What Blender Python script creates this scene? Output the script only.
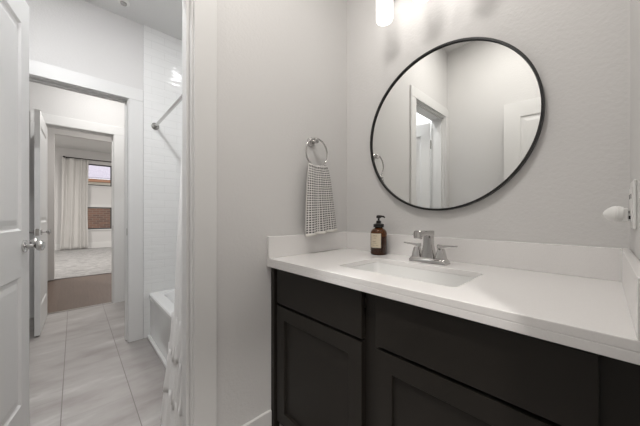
import bpy, bmesh, math, random
from mathutils import Vector, Matrix
random.seed(7)
for o in list(bpy.data.objects): bpy.data.objects.remove(o)
S = bpy.context.scene
COL = S.collection
PI = math.pi
EYE = 1.08                                   # camera height (m)

# ---------------------------------------------------------------- camera
cd = bpy.data.cameras.new('camera'); cam = bpy.data.objects.new('camera', cd); COL.objects.link(cam)
cd.sensor_width = 36; cd.lens = 36*264/640; cd.shift_y = 2/640; cd.clip_start = .02
cam.location = (0, 0, EYE); cam.rotation_euler = (PI/2, 0, math.radians(47))
S.camera = cam
# ---------------------------------------------------------------- world, exposure
w = bpy.data.worlds.new('world'); S.world = w; w.use_nodes = True
bg = w.node_tree.nodes['Background']; bg.inputs[0].default_value = (.95, .97, 1, 1); bg.inputs[1].default_value = 2.0
S.view_settings.view_transform = 'Standard'; S.view_settings.look = 'None'
S.view_settings.gamma = 1; S.view_settings.use_curve_mapping = False
S.view_settings.exposure = 0.33
# lamp powers (each lamp itself is built with its fitting further down)
W_VANITY = 2.4            # emission of the opal shades
W_ROOM, W_TUB, W_HALL, W_BED, W_ENTRY = 8.2, 17, 11.5, 66, 24  # mostly for lamps added out of view to brighten the rooms
LAMP = (1.0, .962, .918)

# ---------------------------------------------------------------- materials
def nt(m): return m.node_tree.nodes, m.node_tree.links
def mat(name, col, rough=.5, metal=0, spec=.5, trans=0, emit=None, es=0, coat=0, alpha=1, sheen=0, ior=1.45):
    m = bpy.data.materials.new(name); m.use_nodes = True
    b = m.node_tree.nodes['Principled BSDF']
    b.inputs['Base Color'].default_value = (*col, 1); b.inputs['Roughness'].default_value = rough
    b.inputs['Metallic'].default_value = metal; b.inputs['Specular IOR Level'].default_value = spec
    b.inputs['Transmission Weight'].default_value = trans; b.inputs['Coat Weight'].default_value = coat
    b.inputs['Alpha'].default_value = alpha; b.inputs['IOR'].default_value = ior
    b.inputs['Sheen Weight'].default_value = sheen
    if emit: b.inputs['Emission Color'].default_value = (*emit, 1); b.inputs['Emission Strength'].default_value = es
    return m
def coords(m, scale=(1, 1, 1), loc=(0, 0, 0), rot=(0, 0, 0), uv=False):
    N, L = nt(m); tc = N.new('ShaderNodeTexCoord'); geo = N.new('ShaderNodeNewGeometry'); mp = N.new('ShaderNodeMapping')
    mp.inputs['Scale'].default_value = scale; mp.inputs['Location'].default_value = loc; mp.inputs['Rotation'].default_value = rot
    L.new(tc.outputs['UV'] if uv else geo.outputs['Position'], mp.inputs[0]); return mp.outputs[0]
def bump(m, height, strength, dist):
    N, L = nt(m); b = N.new('ShaderNodeBump'); b.inputs['Strength'].default_value = strength; b.inputs['Distance'].default_value = dist
    L.new(height, b.inputs['Height']); L.new(b.outputs[0], N['Principled BSDF'].inputs['Normal'])
def noise(m, vec, scale, detail=2, rough=.5):
    N, L = nt(m); n = N.new('ShaderNodeTexNoise'); n.inputs['Scale'].default_value = scale
    n.inputs['Detail'].default_value = detail; n.inputs['Roughness'].default_value = rough; L.new(vec, n.inputs['Vector']); return n.outputs[0]
def ramp(m, fac, stops):
    N, L = nt(m); r = N.new('ShaderNodeValToRGB'); L.new(fac, r.inputs[0]); e = r.color_ramp.elements
    while len(e) < len(stops): e.new(.5)
    for i, (p, c) in enumerate(stops): e[i].position = p; e[i].color = (*c, 1)
    return r.outputs[0]
def base(m, sock): nt(m)[1].new(sock, nt(m)[0]['Principled BSDF'].inputs['Base Color'])
def mixc(m, fac, a, b, typ='MIX'):
    N, L = nt(m); x = N.new('ShaderNodeMix'); x.data_type = 'RGBA'; x.blend_type = typ
    for s, v in ((x.inputs[0], fac), (x.inputs[6], a), (x.inputs[7], b)):
        if hasattr(v, 'links'): L.new(v, s)
        else: s.default_value = v if isinstance(v, (int, float)) else (*v, 1)
    return x.outputs[2]
def mathn(m, op, a, b=0):
    N, L = nt(m); x = N.new('ShaderNodeMath'); x.operation = op
    for i, v in enumerate((a, b)):
        if hasattr(v, 'links'): L.new(v, x.inputs[i])
        else: x.inputs[i].default_value = v
    return x.outputs[0]

M_WALL = mat('wall_paint', (.66, .650, .641), .75, spec=.25)
v = coords(M_WALL); bump(M_WALL, noise(M_WALL, v, 85, 3, .6), .4, .003)
M_CEIL = mat('ceiling_paint', (.72, .715, .705), .85, spec=.2)
v = coords(M_CEIL); bump(M_CEIL, noise(M_CEIL, v, 70, 3, .6), .4, .003)
M_TRIM = mat('white_trim_paint', (.71, .705, .695), .38, spec=.4)
M_DOOR = mat('white_door_paint', (.75, .745, .735), .42, spec=.4)
v = coords(M_DOOR, (90, 90, 3)); bump(M_DOOR, noise(M_DOOR, v, 1.6, 3), .12, .001)

M_FLOOR = mat('grey_floor_tile', (.4, .37, .35), .38, spec=.4)
N, L = nt(M_FLOOR); v = coords(M_FLOOR, loc=(.35, .05, 0))
br = N.new('ShaderNodeTexBrick'); L.new(v, br.inputs['Vector']); br.offset = .6; br.offset_frequency = 2
for k, val in (('Scale', 1), ('Mortar Size', .0016), ('Mortar Smooth', .1), ('Brick Width', .61), ('Row Height', .305), ('Bias', 0)): br.inputs[k].default_value = val
br.inputs['Color1'].default_value = (.44, .44, .44, 1); br.inputs['Color2'].default_value = (.56, .56, .56, 1); br.inputs['Mortar'].default_value = (.5, .5, .5, 1)
v2 = coords(M_FLOOR, (3.4, 1.25, 1), rot=(0, 0, -.35))
n1 = noise(M_FLOOR, v2, 1.7, 6, .6)
c1 = ramp(M_FLOOR, n1, [(.30, (.27, .247, .235)), (.47, (.345, .322, .31)), (.58, (.375, .355, .342)), (.72, (.48, .465, .45))])
c1 = mixc(M_FLOOR, .25, c1, br.outputs['Color'], 'OVERLAY')
spf = N.new('ShaderNodeSeparateXYZ'); L.new(v, spf.inputs[0])
fy = mathn(M_FLOOR, 'FRACT', mathn(M_FLOOR, 'DIVIDE', mathn(M_FLOOR, 'ADD', spf.outputs[1], 3.05), .305))
lj = mathn(M_FLOOR, 'GREATER_THAN', mathn(M_FLOOR, 'ABSOLUTE', mathn(M_FLOOR, 'SUBTRACT', fy, .5)), .4935)
gf = mathn(M_FLOOR, 'MAXIMUM', mathn(M_FLOOR, 'MULTIPLY', br.outputs['Fac'], .35), lj)       # cross joints are tighter and paler
base(M_FLOOR, mixc(M_FLOOR, gf, c1, (.19, .17, .16)))
bump(M_FLOOR, mathn(M_FLOOR, 'SUBTRACT', 1, gf), .5, .001)

M_WOOD = mat('brown_wood_floor', (.2, .12, .09), .42)
N, L = nt(M_WOOD); v = coords(M_WOOD)
br = N.new('ShaderNodeTexBrick'); L.new(v, br.inputs['Vector']); br.offset = .4
for k, val in (('Scale', 1), ('Mortar Size', .001), ('Brick Width', 1.1), ('Row Height', .14)): br.inputs[k].default_value = val
br.inputs['Color1'].default_value = (.128, .088, .068, 1); br.inputs['Color2'].default_value = (.108, .074, .057, 1); br.inputs['Mortar'].default_value = (.07, .045, .035, 1)
g = noise(M_WOOD, coords(M_WOOD, (2, 30, 1)), 2, 4)
base(M_WOOD, mixc(M_WOOD, .35, br.outputs['Color'], ramp(M_WOOD, g, [(.3, (.09, .062, .048)), (.7, (.155, .112, .09))])))

M_CARPET = mat('pale_patterned_carpet', (.5, .49, .48), .95, spec=.1, sheen=.3)
v = coords(M_CARPET, (1, 1, 1))
a = noise(M_CARPET, coords(M_CARPET, (2.4, 1.5, 1), rot=(0, 0, .5)), 1.7, 3, .65)
base(M_CARPET, ramp(M_CARPET, a, [(.36, (.20, .195, .19)), (.47, (.38, .37, .365)), (.55, (.235, .23, .225)), (.66, (.39, .38, .375))]))
bump(M_CARPET, noise(M_CARPET, v, 160, 2), .7, .006)

def subway(name, axis):
    m = mat(name, (.80, .80, .79), .10, spec=.55)
    N, L = nt(m)
    geo = N.new('ShaderNodeNewGeometry'); sp = N.new('ShaderNodeSeparateXYZ'); cb = N.new('ShaderNodeCombineXYZ')
    L.new(geo.outputs['Position'], sp.inputs[0]); L.new(sp.outputs[axis], cb.inputs[0]); L.new(sp.outputs[2], cb.inputs[1])
    br = N.new('ShaderNodeTexBrick'); L.new(cb.outputs[0], br.inputs['Vector']); br.offset = .5
    for k, val in (('Scale', 1), ('Mortar Size', .0016), ('Mortar Smooth', .3), ('Brick Width', .203), ('Row Height', .0675)): br.inputs[k].default_value = val
    base(m, mixc(m, br.outputs['Fac'], (.80, .80, .79), (.71, .71, .70)))
    n = noise(m, coords(m, (1, 1, 5)), 5.5, 2)
    h = mathn(m, 'ADD', mathn(m, 'MULTIPLY', mathn(m, 'SUBTRACT', 1, br.outputs['Fac']), .12), n)
    bump(m, h, .6, .0055)
    return m
M_TILE_X = subway('white_wavy_wall_tile_far', 1)
M_TILE_Y = subway('white_wavy_wall_tile_back', 0)

M_QUARTZ = mat('white_quartz', (.80, .785, .775), .16, spec=.5)
n = noise(M_QUARTZ, coords(M_QUARTZ), 260, 2)
base(M_QUARTZ, ramp(M_QUARTZ, n, [(.3, (.80, .785, .775)), (.6, (.82, .805, .795))]))
M_PORC = mat('white_porcelain', (.82, .82, .81), .08, spec=.6, coat=.3)
M_CAB = mat('dark_espresso_cabinet_paint', (.019, .0163, .0135), .42, spec=.32)
M_CABIN = mat('cabinet_shadow_interior', (.012, .011, .010), .7)
M_CHROME = mat('chrome', (.56, .55, .54), .07, metal=1)
M_NICKEL = mat('satin_nickel', (.50, .49, .47), .22, metal=1)
M_BLACK = mat('black_metal', (.012, .012, .012), .38, spec=.5)
M_BRONZE = mat('dark_rod_metal', (.03, .026, .024), .4, metal=.5)
M_MIRROR = mat('mirror_glass', (.86, .87, .86), .0, metal=1)
M_AMBER = mat('amber_glass', (.17, .06, .018), .04, trans=.93, ior=1.35, coat=.3)
M_LIQUID = mat('amber_liquid', (.15, .062, .022), .25, spec=.5)
M_BLACKP = mat('black_plastic', (.010, .009, .008), .32)
M_LABEL = mat('cream_paper_label', (.66, .58, .45), .7)
M_INK = mat('faded_brown_print', (.22, .15, .10), .7)
M_PLAST = mat('white_plastic', (.78, .775, .76), .35)
M_DARKP = mat('dark_slot', (.02, .02, .02), .6)
M_OPAL = mat('lit_opal_glass', (.9, .9, .9), .3, emit=(1, .965, .92), es=W_VANITY)
M_LENS = mat('lit_lamp_lens', (.9, .9, .9), .4, emit=(1, .96, .91), es=6)
M_GLASS = mat('window_glass', (1, 1, 1), .0, trans=1, ior=1.02)
M_VINYL = mat('white_window_vinyl', (.72, .72, .70), .4)
M_DKVINYL = mat('dark_window_gasket', (.045, .045, .045), .5)

M_TOWEL = mat('waffle_towel', (.7, .68, .65), .95, spec=.1, sheen=.3)
N, L = nt(M_TOWEL); tc = N.new('ShaderNodeTexCoord'); sp = N.new('ShaderNodeSeparateXYZ'); L.new(tc.outputs['UV'], sp.inputs[0])
def cell(sock, n, lo):
    f = mathn(M_TOWEL, 'FRACT', mathn(M_TOWEL, 'MULTIPLY', sock, n)); d = mathn(M_TOWEL, 'ABSOLUTE', mathn(M_TOWEL, 'SUBTRACT', f, .5))
    return mathn(M_TOWEL, 'LESS_THAN', d, lo)
dots = mathn(M_TOWEL, 'MULTIPLY', cell(sp.outputs[0], 1, .33), cell(sp.outputs[1], 1, .29))
base(M_TOWEL, mixc(M_TOWEL, dots, (.70, .68, .66), (.045, .042, .041)))
bump(M_TOWEL, mathn(M_TOWEL, 'SUBTRACT', 1, dots), .6, .002)
M_HEM = mat('cream_towel_hem', (.72, .70, .66), .95, spec=.1)
M_SHCURT = mat('white_shower_fabric', (.76, .75, .74), .85, spec=.15, sheen=.2)
bump(M_SHCURT, noise(M_SHCURT, coords(M_SHCURT, (1, 1, 1)), 420, 2), .3, .001)
M_DRAPE = mat('light_grey_linen', (.66, .645, .625), .9, spec=.1, sheen=.2)
bump(M_DRAPE, noise(M_DRAPE, coords(M_DRAPE, (60, 60, 10)), 4, 2), .25, .003)

M_BRICK = mat('neighbour_brick', (.2, .1, .07), .85)
N, L = nt(M_BRICK); geo = N.new('ShaderNodeNewGeometry'); sp = N.new('ShaderNodeSeparateXYZ'); cb = N.new('ShaderNodeCombineXYZ')
L.new(geo.outputs['Position'], sp.inputs[0]); L.new(sp.outputs[1], cb.inputs[0]); L.new(sp.outputs[2], cb.inputs[1])
br = N.new('ShaderNodeTexBrick'); L.new(cb.outputs[0], br.inputs['Vector'])
for k, val in (('Scale', 1), ('Mortar Size', .008), ('Brick Width', .24), ('Row Height', .085)): br.inputs[k].default_value = val
br.inputs['Color1'].default_value = (.17, .085, .055, 1); br.inputs['Color2'].default_value = (.10, .058, .042, 1); br.inputs['Mortar'].default_value = (.19, .15, .125, 1)
base(M_BRICK, br.outputs['Color'])
M_SIDING = mat('cream_siding', (.62, .58, .50), .8)
M_ROOF = mat('mauve_grey_shingles', (.32, .29, .33), .9)
n = noise(M_ROOF, coords(M_ROOF, (3, 8, 3)), 6, 3); base(M_ROOF, ramp(M_ROOF, n, [(.3, (.24, .22, .26)), (.7, (.42, .38, .42))]))
M_FASCIA = mat('orange_brown_fascia', (.26, .13, .075), .7)
M_GROUND = mat('dry_ground', (.18, .17, .12), .95)

# ---------------------------------------------------------------- mesh helpers
def link(name, bm, m, parent=None, loc=None, smooth=False, bevel=0, seg=2, angle=40):
    """one mesh object; world-space verts are re-based on the parent's (or own) location"""
    me = bpy.data.meshes.new(name)
    org = Vector(loc) if loc is not None else Vector((0, 0, 0))
    if parent is not None and loc is None: org = Vector(parent.get('_o', (0, 0, 0)))
    bmesh.ops.translate(bm, verts=bm.verts, vec=-org)
    bmesh.ops.recalc_face_normals(bm, faces=bm.faces)
    bm.to_mesh(me); bm.free()
    for mm in (m if isinstance(m, (list, tuple)) else [m]): me.materials.append(mm)
    o = bpy.data.objects.new(name, me); COL.objects.link(o)
    if smooth:
        for p in me.polygons: p.use_smooth = True
        if hasattr(me, 'set_sharp_from_angle'): me.set_sharp_from_angle(angle=math.radians(angle))
    if parent is not None:
        o.parent = parent
        if '_o' in parent: o['_o'] = parent['_o']
    else: o.location = org
    if bevel:
        b = o.modifiers.new('bevel', 'BEVEL'); b.width = bevel; b.segments = seg; b.limit_method = 'ANGLE'; b.angle_limit = math.radians(35)
        b.harden_normals = False
    return o
def box(bm, a, b, mi=0):
    (x0, y0, z0), (x1, y1, z1) = a, b
    vs = [bm.verts.new((x, y, z)) for z in (z0, z1) for y in (y0, y1) for x in (x0, x1)]
    for f in ((0, 2, 3, 1), (4, 5, 7, 6), (0, 1, 5, 4), (2, 6, 7, 3), (0, 4, 6, 2), (1, 3, 7, 5)):
        bm.faces.new([vs[i] for i in f]).material_index = mi
def boxes(*bs):
    bm = bmesh.new()
    for a, b in bs: box(bm, a, b)
    return bm
def loft(bm, rings, cap0=True, cap1=True, closed=True, mi=0, wrap=False):
    R = [[bm.verts.new(p) for p in r] for r in rings]
    n = len(R[0]); pairs = list(zip(R, R[1:])) + ([(R[-1], R[0])] if wrap else [])
    for a, b in pairs:
        for i in range(n if closed else n-1):
            j = (i+1) % n; bm.faces.new((a[i], a[j], b[j], b[i])).material_index = mi
    if cap0 and not wrap: bm.faces.new(R[0]).material_index = mi
    if cap1 and not wrap: bm.faces.new(R[-1]).material_index = mi
    return R
def frame_of(d):
    d = Vector(d).normalized(); up = Vector((0, 0, 1)) if abs(d.z) < .95 else Vector((1, 0, 0))
    a = d.cross(up).normalized(); return a, a.cross(d).normalized()
def lathe(bm, origin, axis, prof, n=32, cap0=True, cap1=True):
    """prof: list of (distance along the axis, radius)"""
    o = Vector(origin); d = Vector(axis).normalized(); a, b = frame_of(d)
    loft(bm, [[o+d*t+(a*math.cos(2*PI*i/n)+b*math.sin(2*PI*i/n))*r for i in range(n)] for t, r in prof], cap0, cap1)
def tube(bm, pts, r, n=14):
    pts = [Vector(p) for p in pts]; rings = []
    for i, p in enumerate(pts):
        d = (pts[min(i+1, len(pts)-1)]-pts[max(i-1, 0)]); a, b = frame_of(d)
        rr = r[i] if isinstance(r, (list, tuple)) else r
        rings.append([p+(a*math.cos(2*PI*k/n)+b*math.sin(2*PI*k/n))*rr for k in range(n)])
    loft(bm, rings)
def torus(bm, c, axis, R, r, n=48, k=12):
    c = Vector(c); d = Vector(axis).normalized(); a, b = frame_of(d)
    rings = []
    for i in range(n):
        t = 2*PI*i/n; e = a*math.cos(t)+b*math.sin(t)
        rings.append([c+e*(R+r*math.cos(2*PI*j/k))+d*r*math.sin(2*PI*j/k) for j in range(k)])
    loft(bm, rings, wrap=True)
def rrect(x0, x1, y0, y1, r, z, k=6):
    pts = []
    for cx, cy, a0 in ((x1-r, y1-r, 0), (x0+r, y1-r, PI/2), (x0+r, y0+r, PI), (x1-r, y0+r, 1.5*PI)):
        for i in range(k+1):
            a = a0+PI/2*i/k; pts.append((cx+r*math.cos(a), cy+r*math.sin(a), z))
    return pts
def root(name, label, cat, loc, rotz=0, group=None, o=None):
    e = bpy.data.objects.new(name, None); COL.objects.link(e); e.empty_display_size = .05
    e.location = loc; e.rotation_euler = (0, 0, rotz)
    e['_o'] = tuple(loc) if o is None else tuple(o)
    e['label'] = label; e['category'] = cat
    if group: e['group'] = group
    return e
def tag(o, label, cat, group=None):
    o['label'] = label; o['category'] = cat
    if group: o['group'] = group
    return o
def struct(name, bm, m, label=None, parent=None, bevel=0, smooth=False):
    o = link(name, bm, m, parent, loc=None, bevel=bevel, smooth=smooth)
    if parent is None: o['kind'] = 'structure'
    if label: o['label'] = label
    return o
def slab(bm, w, h, t, panels, offs, both=True, org=(0, 0, 0)):
    """panelled leaf: x 0..w, y -t/2..t/2, z 0..h. panels (x0,x1,z0,z1), one column. offs: (inset, depth)"""
    ox, oy, oz = org
    def q(pts): bm.faces.new([bm.verts.new((ox+x, oy+y, oz+z)) for x, y, z in pts])
    def face(sg):
        y = sg*t/2; zs = 0
        x0, x1 = panels[0][0], panels[0][1]
        R = lambda a, b, c, d, yy: q([(a, yy, c), (b, yy, c), (b, yy, d), (a, yy, d)])
        R(0, x0, 0, h, y); R(x1, w, 0, h, y)
        for p in panels: R(x0, x1, zs, p[2], y); zs = p[3]
        R(x0, x1, zs, h, y)
        for p in panels:
            prev = None
            for i, d in offs:
                a = [(p[0]+i, p[2]+i), (p[1]-i, p[2]+i), (p[1]-i, p[3]-i), (p[0]+i, p[3]-i)]
                cur = [(x, y-sg*d, z) for x, z in a]
                if prev:
                    for k in range(4):
                        l = (k+1) % 4; q([prev[k], prev[l], cur[l], cur[k]])
                prev = cur
            q(prev)
    face(-1)
    if both: face(1)
    else: q([(0, t/2, 0), (w, t/2, 0), (w, t/2, h), (0, t/2, h)])
    q([(0, -t/2, 0), (0, t/2, 0), (0, t/2, h), (0, -t/2, h)]); q([(w, -t/2, 0), (w, t/2, 0), (w, t/2, h), (w, -t/2, h)])
    q([(0, -t/2, 0), (w, -t/2, 0), (w, t/2, 0), (0, t/2, 0)]); q([(0, -t/2, h), (w, -t/2, h), (w, t/2, h), (0, t/2, h)])
    bmesh.ops.remove_doubles(bm, verts=bm.verts, dist=1e-5)

# ================================================================ THE SETTING
XL, XR, YB, YF, ZC = -1.09, .057, 1.244, -.345, 2.745
XT = -1.21                 # tub side of the towel wall
XF, XF2 = -2.75, -2.87     # far wall of the tub room
XH, XH2 = -4.10, -4.22     # far wall of the hall
XW = -11.2                 # bedroom window wall
OP0, OP1, HD = -.272, .334, 2.06       # clear door openings and head height
J = .018
struct('floor', boxes(((XH-.02, -1.6, -.05), (1.3, 1.4, 0))), M_FLOOR)
struct('floor_wood', boxes(((-6.22, -1.0, -.05), (XH-.02, 1.2, 0))), M_WOOD)
struct('floor_carpet', boxes(((XW, -3, -.05), (-6.22, 3, .012))), M_CARPET)
struct('ceiling', boxes(((XH2, -1.6, ZC), (1.3, 1.4, ZC+.1))), M_CEIL)
struct('ceiling_bedroom', boxes(((XW-.12, -3.1, 3.13), (-6.15, 3.1, 3.23)), ((-6.15, -1.0, ZC), (XH2, 1.2, ZC+.1)), ((-6.16, -3.1, ZC), (-6.04, 3.1, 3.13))), M_CEIL)
struct('wall_back', boxes(((XT, YB, 0), (XR+.12, YB+.12, ZC))), M_WALL)
struct('wall_tiled_back', boxes(((XF, YB, 0), (XT, YB+.12, ZC))), M_TILE_Y)
def wall_x(name, xa, xb, ya, yb, op0, op1, hd, zc, m=M_WALL):
    """wall in the YZ plane with one door opening"""
    return struct(name, boxes(((xa, ya, 0), (xb, op0-J, zc)), ((xa, op1+J, 0), (xb, yb, zc)), ((xa, op0-J, hd+J), (xb, op1+J, zc))), m)
wall_x('wall_left', XT, XL, YF-.1, YB, OP0, OP1, HD, ZC)
wall_x('wall_right', XR, XR+.12, YF-.1, YB, -.33, .46, HD, ZC)
struct('wall_entry', boxes(((1.3, -1.6, 0), (1.42, 1.4, ZC)), ((XR+.12, 1.28, 0), (1.3, 1.4, ZC)), ((XR+.12, -1.6, 0), (1.3, -1.48, ZC)), ((XR, -1.48, 0), (XR+.12, YF-.1, ZC))), M_WALL)
struct('wall_front', boxes(((XL, YF-.1, 0), (XR, YF, ZC))), M_WALL)
struct('wall_tub_room_front', boxes(((XF, -.62, 0), (XT, -.50, ZC))), M_WALL)
# far wall of the tub room: painted left of the tile, tiled around the tub
bm = boxes(((XF2, -.62, 0), (XF, OP0-J, ZC)), ((XF2, OP1+J, 0), (XF, .446, ZC)), ((XF2, OP0-J, HD+J), (XF, OP1+J, ZC)))
struct('wall_far', bm, M_WALL)
struct('wall_tiled_far', boxes(((XF2, .446, 0), (XF+.008, YB, ZC))), M_TILE_X)
wall_x('wall_hall', XH2, XH, -1.6, 1.3, -.225, .355, HD, ZC)
struct('wall_hall_end', boxes(((XH, 1.18, 0), (XF2, 1.30, ZC)), ((XH, -1.6, 0), (XF2, -1.48, ZC)), ((XF2, -1.48, 0), (XF2+.1, -.62, ZC))), M_WALL)
struct('wall_bedroom_entry', boxes(((-6.15, -1.0, 0), (XH2, -.9, ZC)), ((-6.15, 1.08, 0), (XH2, 1.2, ZC))), M_WALL)
struct('wall_bedroom_header', boxes(((-6.27, -.9, 2.42), (-6.16, 1.3, 3.13)), ((-6.27, -1.0, .012), (-6.16, -.235, 2.42))), M_WALL)
struct('wall_bedroom_side', boxes(((XW, -3.1, 0), (-6.15, -3, 3.13)), ((XW, 3, 0), (-6.15, 3.1, 3.13)), ((-6.15, -3.1, 0), (-6.03, -1.0, 3.13)), ((-6.15, 1.2, 0), (-6.03, 3.1, 3.13))), M_WALL)
# window wall with two openings
WY0, WY1 = .02, .93; U0, U1, L0, L1 = 2.03, 2.72, .62, 1.33
struct('wall_window', boxes(((XW-.12, -3.1, 0), (XW, WY0, 3.13)), ((XW-.12, WY1, 0), (XW, 3.1, 3.13)), ((XW-.12, WY0, 0), (XW, WY1, L0)),
                            ((XW-.12, WY0, L1), (XW, WY1, U0)), ((XW-.12, WY0, U1), (XW, WY1, 3.13))), M_WALL)
for i, (z0, z1, fm) in enumerate(((U0, U1, M_DKVINYL), (L0, L1, M_DKVINYL))):
    fw = .035
    xo = XW-.075
    bm = boxes(((xo, WY0, z0), (xo+.06, WY0+fw, z1)), ((xo, WY1-fw, z0), (xo+.06, WY1, z1)), ((xo, WY0+fw, z0), (xo+.06, WY1-fw, z0+fw)), ((xo, WY0+fw, z1-fw), (xo+.06, WY1-fw, z1)))
    wd = struct('window_%d' % (i+1), bm, fm)
    struct('window_pane', boxes(((xo+.02, WY0+fw, z0+fw), (xo+.028, WY1-fw, z1-fw))), M_GLASS, parent=wd)
    struct('window_sill', boxes(((xo+.06, WY0-.03, z0-.035), (XW+.035, WY1+.03, z0-.003))), M_TRIM, parent=wd)
    if i: struct('window_head_trim', boxes(((XW, WY0-.03, z1+.003), (XW+.018, WY1+.03, z1+.10))), M_TRIM, parent=wd)

# jamb liners with stops, and casings
def casing(name, xa, xb, op0, op1, hd, side, cw=.088, face=None, ymin=None, stopx=None):
    """door frame through the wall xa..xb, casing on the +x face ('side' +1) and the -x face"""
    t = .016
    bs = [((xa, op0-J, 0), (xb, op0, hd)), ((xa, op1, 0), (xb, op1+J, hd)), ((xa, op0-J, hd), (xb, op1+J, hd+J))]
    s0, s1 = stopx
    bs += [((s0, op0, 0), (s1, op0+.011, hd)), ((s0, op1-.011, 0), (s1, op1, hd)), ((s0, op0+.011, hd-.011), (s1, op1-.011, hd))]
    tr = struct(name, boxes(*bs), M_TRIM, bevel=.0015)
    for sx in side:
        x0, x1 = (xb, xb+t) if sx > 0 else (xa-t, xa)
        rv = .006
        for ya, yb2 in (((op0-rv-cw) if ymin is None else max(op0-rv-cw, ymin), op0-rv), (op1+rv, op1+rv+cw)):
            struct('casing_leg', boxes(((x0, ya, 0), (x1, yb2, hd+rv))), M_TRIM, parent=tr, bevel=.003)
        struct('casing_head', boxes(((x0, (op0-rv-cw) if ymin is None else max(op0-rv-cw, ymin), hd+rv), (x1, op1+rv+cw, hd+rv+cw))), M_TRIM, parent=tr, bevel=.003)
    return tr
t1 = casing('trim_1', XT, XL, OP0, OP1, HD, (1, -1), ymin=YF, stopx=(-1.160, -1.117))
t2 = casing('trim_2', XF2, XF, OP0, OP1, HD, (1, -1), cw=.104, stopx=(-2.83, -2.80))
t3 = casing('trim_3', XH2, XH, -.225, .355, HD, (1,), cw=.104, stopx=(-4.18, -4.15))
t4 = casing('trim_4', XR, XR+.12, -.33, .46, HD, (1,), cw=.088, stopx=(XR+.05, XR+.08))
for t, x, y, z in ((t2, -2.79, OP1-.001, .935), (t3, -4.135, .354, .92)):
    sp_ = struct('strike_plate', boxes(((x-.014, y-.002, z-.03), (x+.014, y+.001, z+.03))), M_NICKEL, parent=t)
struct('trim_threshold', boxes(((XH-.035, -.225, 0), (XH-.005, .355, .006))), M_NICKEL)
# baseboards
struct('baseboard_left', boxes(((XL, .429, 0), (XL+.014, .690, .15))), M_TRIM, bevel=.003)
struct('baseboard_front', boxes(((XL, YF, 0), (XR, YF+.014, .15))), M_TRIM, bevel=.003)
struct('baseboard_hall', boxes(((XH, .466, 0), (XH+.014, 1.18, .14))), M_TRIM, bevel=.003)
struct('baseboard_bedroom', boxes(((XW, -3, .012), (XW+.016, 3, .20)), ((-6.15, -.90, 0), (XH2, -.886, .14))), M_TRIM, bevel=.003)

# ---- outside
g = root('neighbour_house', 'brick house with grey roof beyond the bedroom windows', 'house', (-15.3, 1, -.3))
link('brick_wall', boxes(((-15.4, -4, -.3), (-15.2, 7, 2.0))), M_BRICK, g)
link('siding', boxes(((-15.4, -4, 2.0), (-15.2, 7, 2.54))), M_SIDING, g)
link('fascia', boxes(((-15.2, -4.2, 2.52), (-14.9, 7.2, 2.64))), M_FASCIA, g)
bm = bmesh.new(); loft(bm, [[(-14.86, y, 2.645), (-18.5, y, 5.2), (-18.5, y, 5.3), (-14.86, y, 2.70)] for y in (-4.2, 7.2)])
link('roof', bm, M_ROOF, g)
struct('ground_outside', boxes(((-30, -20, -.35), (XW-.12, 20, -.3))), M_GROUND)

# ================================================================ DOORS
OFFS = [(0, 0), (.010, .0075), (.024, .0075), (.046, .002)]
def knob(parent, x, y, z, sg, label=None):
    """round knob on a rosette, pushed out along local y (sg = side)"""
    bm = bmesh.new(); lathe(bm, (x, y, z), (0, sg, 0), [(0, .027), (.006, .027), (.010, .021)], 28)
    r = link('rosette', bm, M_CHROME, parent, smooth=True)
    bm = bmesh.new(); lathe(bm, (x, y+sg*.010, z), (0, sg, 0), [(0, .010), (.022, .008), (.027, .013), (.033, .021), (.042, .0245), (.050, .022), (.055, .014), (.056, .004)], 28)
    link('door_knob', bm, M_CHROME, r, smooth=True)
def door(name, w_, h, loc, rotz, sides=(-1, 1), stile=.085, kz=.93, hy=None, hinges=True, label=None, midz=(.80, 1.0)):
    bm = bmesh.new(); t = .035
    slab(bm, w_, h, t, [(stile, w_-stile, .24, midz[0]), (stile, w_-stile, midz[1], h-.125)], OFFS)
    d = link(name, bm, M_DOOR); d.location = loc; d.rotation_euler = (0, 0, rotz); d['kind'] = 'structure'
    d['label'] = label or 'white two panel interior door standing open'
    for s in sides: knob(d, w_-.06, s*t/2, kz, s)
    link('latch_plate', boxes(((w_-.0005, -.012, kz-.03), (w_+.0015, .012, kz+.03))), M_NICKEL, d)
    if hinges:
        for z in (.22, 1.02, h-.22):
            bm = bmesh.new(); lathe(bm, (-.004, (hy or 1)*(t/2+.004), z-.045), (0, 0, 1), [(0, .006), (.09, .006)], 12)
            box(bm, (-.003, (hy or 1)*t/2-.001, z-.045), (.03, (hy or 1)*t/2+.0015, z+.045))
            link('hinge', bm, M_NICKEL, d)
    return d
# leaf in the nearest doorway, swung into the tub room
A1 = math.atan2(.111, -.585)
door('door_1', .585, 2.03, (-1.238, -.277, .012), A1, hy=1, label='white two panel door standing open at the left edge')
# leaf of the far doorway, folded back behind it
door('door_2', .575, 2.03, (-2.727, -.315, .012), math.radians(9), hy=1, kz=.91, label='white door standing open behind the nearest one')
# leaf of the bedroom door
door('door_3', .67, 2.00, (XH+.022, -.225, .012), math.radians(-1.0), hy=-1, kz=.915, label='white bedroom door standing open in the hall')
# entry door, folded back against the wall behind the camera, seen in the mirror
door('door_4', .62, 2.01, (.035, -.322, .012), PI-math.radians(6.5), sides=(-1,), stile=.11, hy=-1, label='white entry door seen only in the round mirror')

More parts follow.
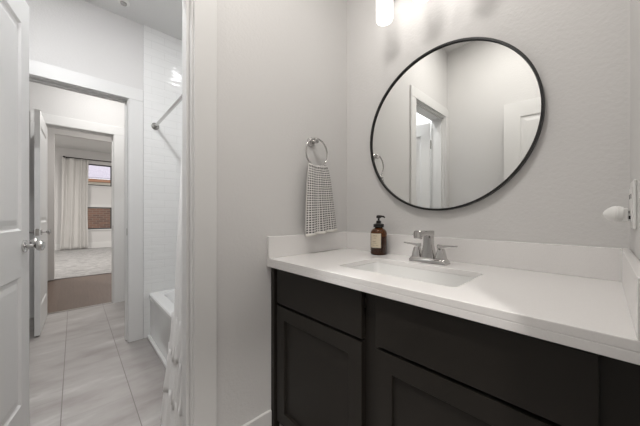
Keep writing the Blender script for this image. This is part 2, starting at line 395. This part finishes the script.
# ================================================================ BATHTUB, ROD, CURTAIN
TY0, TZ = .485, .39
e = root('bathtub', 'white alcove bathtub beyond the open doorway', 'bathtub', (-1.97, .85, 0))
bm = bmesh.new(); x0, x1, y0, y1 = XF+.012, XT-.004, TY0, YB-.004
loft(bm, [rrect(x0, x1, y0+.008, y1, .01, 0), rrect(x0, x1, y0+.006, y1, .01, .34), rrect(x0, x1, y0, y1, .012, .355), rrect(x0, x1, y0, y1, .012, TZ-.008),
          rrect(x0+.004, x1-.004, y0+.006, y1-.004, .012, TZ), rrect(x0+.07, x1-.08, y0+.085, y1-.06, .09, TZ),
          rrect(x0+.085, x1-.10, y0+.10, y1-.07, .09, TZ-.02), rrect(x0+.16, x1-.22, y0+.13, y1-.11, .12, .10), rrect(x0+.24, x1-.30, y0+.19, y1-.17, .10, .07)], cap0=False)
link('tub_shell', bm, M_PORC, e, smooth=True, angle=35)
bm = bmesh.new(); lathe(bm, (x0+.32, .85, .0705), (0, 0, 1), [(0, .03), (.004, .03), (.006, .02)], 24); link('drain', bm, M_CHROME, e, smooth=True)
struct('trim_tub_base', boxes(((XF+.01, TY0-.014, 0), (XT, TY0+.014, .022))), M_TRIM, bevel=.004)
RZ, RY = 1.875, .534
e = root('shower_rod', 'chrome shower curtain rod fixed to the tiled wall', 'curtain rod', (-1.97, RY, RZ))
bm = bmesh.new(); lathe(bm, (XF+.01, RY, RZ), (1, 0, 0), [(0, .0125), (XT-XF-.012, .0125)], 20); link('rod', bm, M_CHROME, e, smooth=True)
for x, s in ((XF+.0085, 1), (XT-.001, -1)):
    bm = bmesh.new(); lathe(bm, (x, RY, RZ), (s, 0, 0), [(0, .031), (.006, .031), (.012, .024), (.016, .017), (.03, .016)], 28); link('flange', bm, M_NICKEL, e, smooth=True)
# shower curtain, bunched at the near end and swept out over the tub front
def sheet(name, m, parent, fn, nu, nv, thick=.003, uvs=None, sub=0):
    bm = bmesh.new(); G = [[bm.verts.new(fn(i/nu, j/nv)) for i in range(nu+1)] for j in range(nv+1)]
    uvl = bm.loops.layers.uv.new('UVMap') if uvs else None
    for j in range(nv):
        for i in range(nu):
            f = bm.faces.new((G[j][i], G[j][i+1], G[j+1][i+1], G[j+1][i]))
            if uvs:
                for lp, (a, b) in zip(f.loops, ((i, j), (i+1, j), (i+1, j+1), (i, j+1))): lp[uvl].uv = uvs(a/nu, b/nv)
    o = link(name, bm, m, parent, smooth=True, angle=80)
    so = o.modifiers.new('thickness', 'SOLIDIFY'); so.thickness = thick; so.offset = 0
    if sub: s = o.modifiers.new('sub', 'SUBSURF'); s.levels = s.render_levels = sub
    return o
e = root('shower_curtain', 'white ruffled shower curtain hanging beside the doorway jamb', 'curtain', (-1.5, .45, 0))
def edge(v):                      # v 0 top .. 1 bottom: (x of far edge, y centre)
    z = 1.845-1.795*v; xe = -1.84 + .221*(1.845-z); yc = .530 - .104*(1.845-z)
    return xe, yc
def curt(u, v, flare=0, amp=.022):
    xe, yc = edge(v); x = (XT-.035) + (xe-(XT-.035))*u
    ph = 2*PI*5.5*u
    return (x - flare*u**3*5, yc + (amp-.006*v)*math.sin(ph+.5*math.sin(3*v)) - flare*.5, RZ-.03 - (RZ-.08)*v)
sheet('curtain_panel', M_SHCURT, e, lambda u, v: curt(u, v*.98), 150, 40)
for k, (za, zb) in enumerate(((.56, .37), (.40, .20), (.23, .025))):
    def rf(u, v, za=za, zb=zb, k=k):
        z = za+(zb-za)*v; vv = (RZ-.03-z)/(RZ-.08); x, y, _ = curt(u, vv, flare=.006+.005*k+.006*v)
        w_ = .006*v
        return (x + w_*math.sin(2*PI*11*u+k), y + w_*1.2*math.cos(2*PI*13*u+k*2), z + .006*math.sin(2*PI*9*u+k))
    sheet('ruffle', M_SHCURT, e, rf, 240, 7, .002)
for k in range(7):
    x = XT-.045 - k*.097
    bm = bmesh.new(); torus(bm, (x, RY, RZ-.009), (1, 0, .15), .023, .0016, 24, 6); link('curtain_ring', bm, M_CHROME, e, smooth=True)

# ================================================================ VANITY
CT, CB_, CF = .876, .836, .670      # counter top, underside, front edge
e = root('vanity_cabinet', 'dark espresso vanity cabinet under the white countertop', 'cabinet', (-.5, .95, 0))
FX0, FX1, FY = XL+.004, XR-.004, .722       # face frame plane
bm = boxes(((FX0, FY, .10), (XL+.062, FY+.02, CB_-.001)), ((-.549, FY, .10), (-.493, FY+.02, CB_-.001)), ((-.010, FY, .10), (FX1, FY+.02, CB_-.001)),
           ((XL+.055, FY, .10), (-.549, FY+.02, .135)), ((-.493, FY, .10), (-.010, FY+.02, .135)),
           ((XL+.055, FY, .63), (-.549, FY+.02, .685)), ((-.493, FY, .63), (-.010, FY+.02, .685)),
           ((XL+.055, FY, .80), (-.549, FY+.02, CB_-.001)), ((-.493, FY, .80), (-.010, FY+.02, CB_-.001)))
link('face_frame', bm, M_CAB, e)
bm = boxes(((FX0, FY+.02, .10), (FX0+.016, YB-.004, CB_-.001)), ((FX1-.016, FY+.02, .10), (FX1, YB-.004, CB_-.001)), ((FX0+.016, FY+.02, .10), (FX1-.016, YB-.02, .118)),
           ((FX0+.016, YB-.02, .10), (FX1-.016, YB-.004, CB_-.001)))
link('filler_strip', boxes(((FX0, FY-.030, .0), (FX0+.026, FY-.0005, CB_-.001))), M_CAB, e, bevel=.001)
link('carcass', bm, M_CABIN, e)
link('toe_kick', boxes(((FX0, FY+.07, 0), (FX1, FY+.086, .10))), M_CAB, e)
ft = .020; SH = [(0, 0), (.0015, .0015), (.003, .0105), (.006, .0115)]
for xa, xb in ((-1.050, -.549), (-.493, -.005)):
    nm = 'drawer_front'
    link(nm, boxes(((xa, FY-ft-.001, .666), (xb, FY-.001, .823))), M_CAB, e, bevel=.0015)
    bm = bmesh.new(); slab(bm, xb-xa, .655-.112, ft, [(.057, xb-xa-.057, .057, .655-.112-.057)], SH, both=False, org=(xa, FY-ft/2-.001, .112))
    link('cabinet_door', bm, M_CAB, e)

e = root('countertop', 'white quartz countertop with low splashes and a sink cutout', 'countertop', (-.5, .95, CB_))
SX0, SX1, SY0, SY1 = -.737, -.283, .782, 1.052
bm = bmesh.new()
def ringv(pts): 
    vs = [bm.verts.new(p) for p in pts]; es = [bm.edges.new((vs[i], vs[(i+1) % len(vs)])) for i in range(len(vs))]; return es
ed = ringv([(XL+.002, CF, CT), (XR-.002, CF, CT), (XR-.002, YB-.002, CT), (XL+.002, YB-.002, CT)]) + ringv(rrect(SX0, SX1, SY0, SY1, .022, CT))
bmesh.ops.triangle_fill(bm, edges=ed, use_beauty=True)
g = bmesh.ops.extrude_face_region(bm, geom=list(bm.faces)); bmesh.ops.translate(bm, verts=[x for x in g['geom'] if isinstance(x, bmesh.types.BMVert)], vec=(0, 0, -.02))
link('slab', bm, M_QUARTZ, e, bevel=.002)
link('front_apron', boxes(((XL+.002, CF, CB_), (XR-.002, CF+.05, CT-.0195))), M_QUARTZ, e, bevel=.002)
st = .019; SZ = CT+.102
link('backsplash', boxes(((XL+.002, YB-st-.001, CT), (XR-.002, YB-.001, SZ))), M_QUARTZ, e, bevel=.0015)
link('side_splash', boxes(((XL+.001, CF, CT), (XL+st, YB-st-.001, SZ))), M_QUARTZ, e, bevel=.0015)
link('side_splash', boxes(((XR-st, CF, CT), (XR-.001, YB-st-.001, SZ))), M_QUARTZ, e, bevel=.0015)

e = root('sink', 'white rectangular undermount sink in the countertop', 'sink', (-.51, .92, CT-.02))
bm = bmesh.new(); SB = CT-.0203
loft(bm, [rrect(SX0-.02, SX1+.02, SY0-.02, SY1+.02, .035, SB), rrect(SX0, SX1, SY0, SY1, .022, SB),
          rrect(SX0+.001, SX1-.001, SY0+.001, SY1-.001, .024, SB-.03),
          rrect(SX0+.006, SX1-.006, SY0+.006, SY1-.006, .035, SB-.09), rrect(SX0+.022, SX1-.022, SY0+.02, SY1-.02, .04, SB-.125),
          rrect(SX0+.06, SX1-.06, SY0+.05, SY1-.05, .04, SB-.138), rrect(-.53, -.49, .90, .94, .018, SB-.142)], cap0=False)
link('basin', bm, M_PORC, e, smooth=True, angle=50)
bm = bmesh.new(); lathe(bm, (-.51, .92, SB-.1425), (0, 0, 1), [(0, .022), (.003, .022), (.004, .017), (.002, .012), (.006, .010), (.008, .004)], 28); link('drain', bm, M_CHROME, e, smooth=True)

# faucet
FXc, FYc = -.512, 1.118
e = root('faucet', 'chrome two handle faucet behind the sink', 'faucet', (FXc, FYc, CT))
bm = bmesh.new()
loft(bm, [rrect(FXc-.082, FXc+.082, FYc-.027, FYc+.027, .010, CT+.0005), rrect(FXc-.082, FXc+.082, FYc-.027, FYc+.027, .010, CT+.008), rrect(FXc-.074, FXc+.074, FYc-.021, FYc+.021, .008, CT+.020), rrect(FXc-.070, FXc+.070, FYc-.018, FYc+.018, .006, CT+.022)])
link('base_plate', bm, M_CHROME, e, smooth=True, angle=30)
bm = bmesh.new()
loft(bm, [rrect(FXc-.028, FXc+.028, FYc-.020, FYc+.020, .004, CT+.020, 3), rrect(FXc-.0185, FXc+.0185, FYc-.017, FYc+.015, .004, CT+.075, 3), rrect(FXc-.017, FXc+.017, FYc-.016, FYc+.014, .004, CT+.128, 3)])
def yrect(y, xc, zc, hw, hz, r=.004, k=3): return [(xc+a, y, zc+b) for a, b, _ in rrect(-hw, hw, -hz, hz, r, 0, k)]
loft(bm, [yrect(FYc+.0145, FXc, CT+.125, .0175, .012), yrect(FYc-.06, FXc, CT+.128, .0175, .010), yrect(FYc-.098, FXc, CT+.126, .0175, .0095), yrect(FYc-.104, FXc, CT+.126, .0165, .008)])
lathe(bm, (FXc, FYc-.094, CT+.139), (0, -.12, -1), [(0, .014), (.002, .0165), (.030, .0165), (.033, .013)], 24)
link('spout', bm, M_CHROME, e, smooth=True, angle=30)
for s in (-1, 1):
    hx = FXc+s*.052
    bm = bmesh.new()
    loft(bm, [rrect(hx-.020, hx+.020, FYc-.018, FYc+.018, .004, CT+.020, 3), rrect(hx-.013, hx+.013, FYc-.013, FYc+.013, .004, CT+.056, 3), rrect(hx-.010, hx+.010, FYc-.010, FYc+.010, .003, CT+.064, 3)])
    h = link('handle_base', bm, M_CHROME, e, smooth=True, angle=30)
    bm = bmesh.new()
    def xr(x, zc, hw, hz): return [(x, FYc+a, zc+b) for a, b, _ in rrect(-hw, hw, -hz, hz, min(hw, hz)*.6, 0, 3)]
    loft(bm, [xr(hx-s*.014, CT+.072, .010, .008), xr(hx+s*.006, CT+.073, .0105, .0055), xr(hx+s*.03, CT+.0755, .009, .0035), xr(hx+s*.062, CT+.078, .008, .0028)])
    link('lever', bm, M_CHROME, h, smooth=True, angle=30); 

# soap bottle
BX, BY = -.795, 1.158
e = root('soap_bottle', 'amber glass soap bottle with black pump on countertop', 'bottle', (BX, BY, CT))
bm = bmesh.new()
lathe(bm, (BX, BY, CT+.0005), (0, 0, 1), [(0, .034), (.003, .037), (.008, .038), (.100, .038), (.108, .0365), (.116, .031), (.121, .022), (.124, .018), (.133, .0175)], 40)
link('bottle_body', bm, M_AMBER, e, smooth=True, angle=60)
bm = bmesh.new(); lathe(bm, (BX, BY, CT+.004), (0, 0, 1), [(0, .033), (.002, .0355), (.078, .0355), (.0785, .034)], 36); link('liquid', bm, M_LIQUID, e, smooth=True)
bm = bmesh.new(); lathe(bm, (BX, BY, CT+.128), (0, 0, 1), [(0, .0245), (.014, .0245), (.016, .020), (.018, .012), (.030, .011), (.032, .006)], 32); link('pump_collar', bm, M_BLACKP, e, smooth=True, angle=30)
bm = bmesh.new(); lathe(bm, (BX, BY, CT+.158), (0, 0, 1), [(0, .0045), (.012, .0045), (.013, .011), (.024, .011), (.026, .008)], 20)
d = Vector((.86, -.10, 0)).normalized(); p0 = Vector((BX, BY, CT+.179))
tube(bm, [p0-d*.004, p0+d*.018, p0+d*.030+Vector((0, 0, -.001)), p0+d*.036+Vector((0, 0, -.006))], [.0065, .005, .0042, .0036], 12)
link('pump_head', bm, M_BLACKP, e, smooth=True, angle=40)
def patch(r, a0, a1, z0, z1, n=16):
    b = bmesh.new(); loft(b, [[(BX+r*math.cos(a0+(a1-a0)*i/n), BY+r*math.sin(a0+(a1-a0)*i/n), z) for i in range(n+1)] for z in (z0, z1)], False, False, closed=False); return b
ac = math.radians(-80); hs = math.radians(40)
lb = link('paper_label', patch(.0383, ac-hs, ac+hs, CT+.034, CT+.100), M_LABEL, e, smooth=True)
for z, a0, a1, hh in ((.088, -18, 14, .0022), (.078, -12, 8, .0016), (.062, -20, 4, .0018), (.055, -20, 10, .0014), (.045, -24, -4, .0012), (.045, 6, 22, .0012)):
    link('print_line', patch(.0386, ac+math.radians(a0), ac+math.radians(a1), CT+z, CT+z+hh, 8), M_INK, lb)

bpy.context.view_layer.update()
e.scale = (1.1, 1.1, 1.1)

# towel ring and towel
TX, TY_, TZr = -1.046, .953, 1.412
e = root('towel_ring', 'chrome towel ring on the left wall by the corner', 'towel ring', (XL, TY_, TZr+.07))
bm = bmesh.new(); lathe(bm, (XL+.0005, TY_-.006, TZr+.064), (1, 0, 0), [(0, .027), (.006, .027), (.010, .021), (.012, .013), (.034, .010), (.040, .014), (.050, .014), (.053, .010)], 28); link('wall_mount', bm, M_CHROME, e, smooth=True, angle=50)
bm = bmesh.new(); torus(bm, (TX, TY_, TZr), (1, 0, 0), .077, .0048, 56, 12); link('ring', bm, M_CHROME, e, smooth=True)
e = root('hand_towel', 'grey and white waffle hand towel hanging from towel ring', 'towel', (TX, TY_, 1.2))
LB, LF, RB = .335, .352, TZr-.077
def towel(u, v):
    # v: 0 back hem .. over the ring .. 1 front hem
    s = v*(LB+LF); q = 2*u-1
    d = abs(s-LB); t = min(d/.35, 1)
    wd = .062 + (.053)*t**.6; yc = TY_ + .018*t + .004
    y = yc + q*wd*(1 if s > LB else .8)
    arc = .077-math.sqrt(max(.077**2-min(abs(q*.076), .0755)**2, 0))     # the cloth rides up along the ring
    top = RB + .006 + arc*.15*(1-t)**2
    side = 1 if s > LB else -1
    lift = .010*(1-math.exp(-d/.02))
    x = TX + .0 + side*(.004+lift) + side*.004*math.sin(q*7+.6)*t*1.4 + (.007*math.sin(q*9.5+1.2)*(.35+.65*t) if side > 0 else 0)
    if side > 0: x += .010*t*(1 if q < -.2 else .2)
    z = top - d*(1-.03*q) + (.005 if d < .012 else 0)
    return (x, y, z)
UVN = 16; VVN = (LB+LF)/.0122
o = sheet('cloth', M_TOWEL, e, towel, 64, 120, .004, uvs=lambda u, v: (u*UVN, v*VVN))
def hem(u, v):
    x, y, z = towel(u, 1); return (x+.0012, y, z+.004-.014*v)
sheet('hem', M_HEM, e, hem, 64, 2, .004)
def hem2(u, v):
    x, y, z = towel(u, 0); return (x, y, z+.003-.012*v)
sheet('hem', M_HEM, e, hem2, 64, 2, .004)

# mirror
MX, MZ, MR = -.519, 1.477, .377
e = root('round_mirror', 'large round mirror with thin black frame above sink', 'mirror', (MX, YB, MZ))
bm = bmesh.new(); n = 128; d0, d1 = YB-.001, YB-.024
loft(bm, [[(MX+r*math.cos(2*PI*i/n), y, MZ+r*math.sin(2*PI*i/n)) for r, y in ((MR, d0), (MR, d1), (MR-.008, d1), (MR-.008, d0))] for i in range(n)], wrap=True)
link('frame', bm, M_BLACK, e, smooth=True, angle=40)
bm = bmesh.new(); lathe(bm, (MX, YB-.004, MZ), (0, -1, 0), [(0, MR-.010), (.012, MR-.010)], 128); link('mirror_glass', bm, M_MIRROR, e)

# vanity light with three opal shades
LZ = 2.034
e = root('vanity_light', 'lit three shade vanity light on wall above mirror', 'wall light', (-.535, YB, 2.24))
link('backplate', boxes(((-.80, YB-.022, 2.215), (-.27, YB-.001, 2.285))), M_NICKEL, e, bevel=.004)
for x in (-.734, -.541, -.348):
    bm = bmesh.new(); tube(bm, [(x, YB-.02, 2.25), (x, YB-.08, 2.25), (x, YB-.112, 2.243), (x, YB-.125, 2.215), (x, YB-.125, 2.18)], .007, 12); a_ = link('arm', bm, M_NICKEL, e, smooth=True)
    bm = bmesh.new(); lathe(bm, (x, YB-.125, 2.160), (0, 0, 1), [(0, .026), (.022, .026), (.028, .010)], 24); link('socket_cup', bm, M_NICKEL, a_, smooth=True, angle=30)
    bm = bmesh.new(); lathe(bm, (x, YB-.125, LZ), (0, 0, 1), [(0, .030), (.003, .0375), (.010, .040), (.150, .040), (.157, .036), (.158, .026)], 32); link('glass_shade', bm, M_OPAL, e, smooth=True, angle=60)

# night light in the outlet on the right wall
e = root('wall_outlet', 'white electrical outlet plate on the right wall', 'outlet', (XR, 1.06, 1.10))
link('cover_plate', boxes(((XR-.006, 1.010, 1.045), (XR-.0005, 1.118, 1.168))), M_PLAST, e, bevel=.002)
for y in (1.038, 1.09):
    link('socket_face', boxes(((XR-.0085, y-.016, 1.062), (XR-.006, y+.016, 1.150))), M_PLAST, e, bevel=.001)
    link('slot', boxes(((XR-.009, y-.008, 1.122), (XR-.0083, y-.005, 1.134)), ((XR-.009, y+.005, 1.122), (XR-.0083, y+.008, 1.134))), M_DARKP, e)
nx, ny, nz = XR-.0125, 1.075, 1.082
e = root('night_light', 'white bulb shaped night light plugged into outlet', 'night light', (nx, ny, nz))
link('plug_body', boxes(((nx-.010, ny-.013, nz-.021), (nx+.001, ny+.013, nz+.016))), M_PLAST, e, bevel=.003)
link('plug_prongs', boxes(((nx+.001, ny-.0095, nz-.013), (nx+.005, ny-.0075, nz-.004)), ((nx+.001, ny+.0075, nz-.013), (nx+.005, ny+.0095, nz-.004)), ((nx+.001, ny-.004, nz+.002), (nx+.003, ny+.004, nz+.009))), M_DARKP, e)
bm = bmesh.new(); lathe(bm, (nx-.008, ny, nz), (-1, 0, .03), [(0, .0195), (.010, .022), (.012, .021), (.0135, .022), (.021, .020), (.028, .0155), (.034, .009), (.037, .002)], 24)
link('shade', bm, M_PLAST, e, smooth=True, angle=40)

# ================================================================ CEILING LIGHTS (all but the one over the bathtub are added)
def ceiling_light(x, y, power, label, zc=ZC, size=.13, group=None, col=LAMP):
    e = root('ceiling_light', label, 'ceiling light', (x, y, zc), group=group)
    bm = bmesh.new(); k = size/.13
    lathe(bm, (x, y, zc-.0005), (0, 0, -1), [(0, .085*k), (.003, .085*k), (.006, .078*k), (.006, .066*k), (.002, .064*k)], 40, cap0=False, cap1=False); link('trim_ring', bm, M_PLAST, e, smooth=True)
    bm = bmesh.new(); lathe(bm, (x, y, zc-.001), (0, 0, -1), [(0, .064*k), (.002, .064*k)], 40); link('lens', bm, M_LENS, e)
    ld = bpy.data.lights.new('lamp', 'AREA'); ld.shape = 'DISK'; ld.size = size; ld.energy = power; ld.color = col; ld.spread = PI
    lo = bpy.data.objects.new('lamp', ld); COL.objects.link(lo); lo.parent = e; lo.location = (0, 0, -.010)
    return e
ceiling_light(-.50, .27, W_ROOM, 'added wide round fill light above the vanity room', size=.36)  # added lamp out of view, made wide to soften the shade shadows
ceiling_light(-2.0, .90, W_TUB*.07, 'round recessed ceiling light above the bathtub', size=.08, col=(.975, .985, 1))
ceiling_light(-1.60, -.10, W_TUB, 'added round fill light inside the tub room doorway', col=(.975, .985, 1))  # added to brighten the tub room, set back from the far wall
ceiling_light(.70, -.3, W_ENTRY, 'added round fill light in the unseen entry hall')  # added behind the camera as fill for the vanity room
ceiling_light(-3.45, .25, W_HALL, 'added round fill light in the hall', col=(1, .985, .965))  # added out of view to brighten the hall and its open door
ceiling_light(-5.2, .3, W_HALL, 'added round fill light at the bedroom entry')  # added out of view to light the passage into the bedroom
for x, y, l in ((-8.0, -1.6, 'leftmost'), (-8.0, 1.6, 'rightmost')):
    ceiling_light(x, y, W_BED, 'added round fill light in the bedroom, %s' % l, zc=3.13, size=.2)  # added pair out of view, lifts the bedroom beyond its window light
e = root('ceiling_sprinkler', 'small white round sprinkler cover on the tub room ceiling', 'sprinkler', (-2.56, .285, ZC))
bm = bmesh.new(); lathe(bm, (-2.56, .285, ZC-.0005), (0, 0, -1), [(0, .040), (.003, .040), (.006, .034)], 28); link('cover_ring', bm, M_PLAST, e, smooth=True, angle=30)
bm = bmesh.new(); lathe(bm, (-2.56, .285, ZC-.006), (0, 0, -1), [(0, .022), (.010, .020), (.012, .016)], 24); link('cap', bm, M_NICKEL, e, smooth=True, angle=30)

# ================================================================ BEDROOM CURTAIN
e = root('bedroom_curtain_rod', 'dark thin curtain rod above bedroom window', 'curtain rod', (XW+.10, .5, 2.80))
RZ2 = 2.835
bm = bmesh.new(); tube(bm, [(XW+.10, -.19, RZ2), (XW+.10, 1.45, RZ2)], .014, 12); link('rod', bm, M_BRONZE, e, smooth=True)
bm = bmesh.new(); lathe(bm, (XW+.10, -.19, RZ2), (0, -1, 0), [(0, .018), (.01, .03), (.03, .034), (.05, .026), (.055, .010)], 20); link('finial', bm, M_BRONZE, e, smooth=True)
for y in (-.16, 1.35):
    link('bracket', boxes(((XW+.001, y-.01, RZ2-.03), (XW+.10, y+.01, RZ2-.012))), M_BRONZE, e)
e = root('bedroom_curtain', 'light grey linen curtain hanging in the bedroom', 'curtain', (XW+.1, .05, 0))
def drape(u, v):
    y0, y1 = -.25-.07*v, .33
    y = y0+(y1-y0)*u; y += .04*(v-.3)*(1-2*u) if v < .6 else .04*.3*(1-2*u)*(1-(v-.6)*4)
    a = 2*PI*3.3*u+.8*math.sin(2*u*PI+.6)
    x = XW+.10 + (.045+.02*v)*math.sin(a) + .012*math.sin(2.3*a+v*2)
    return (x, y+.018*math.sin(a*1.0+1.2)*v, RZ2-.018 - (RZ2-.035)*v)
sheet('curtain_panel', M_DRAPE, e, drape, 120, 30, .004)

for o in bpy.data.objects:
    if '_o' in o: del o['_o']
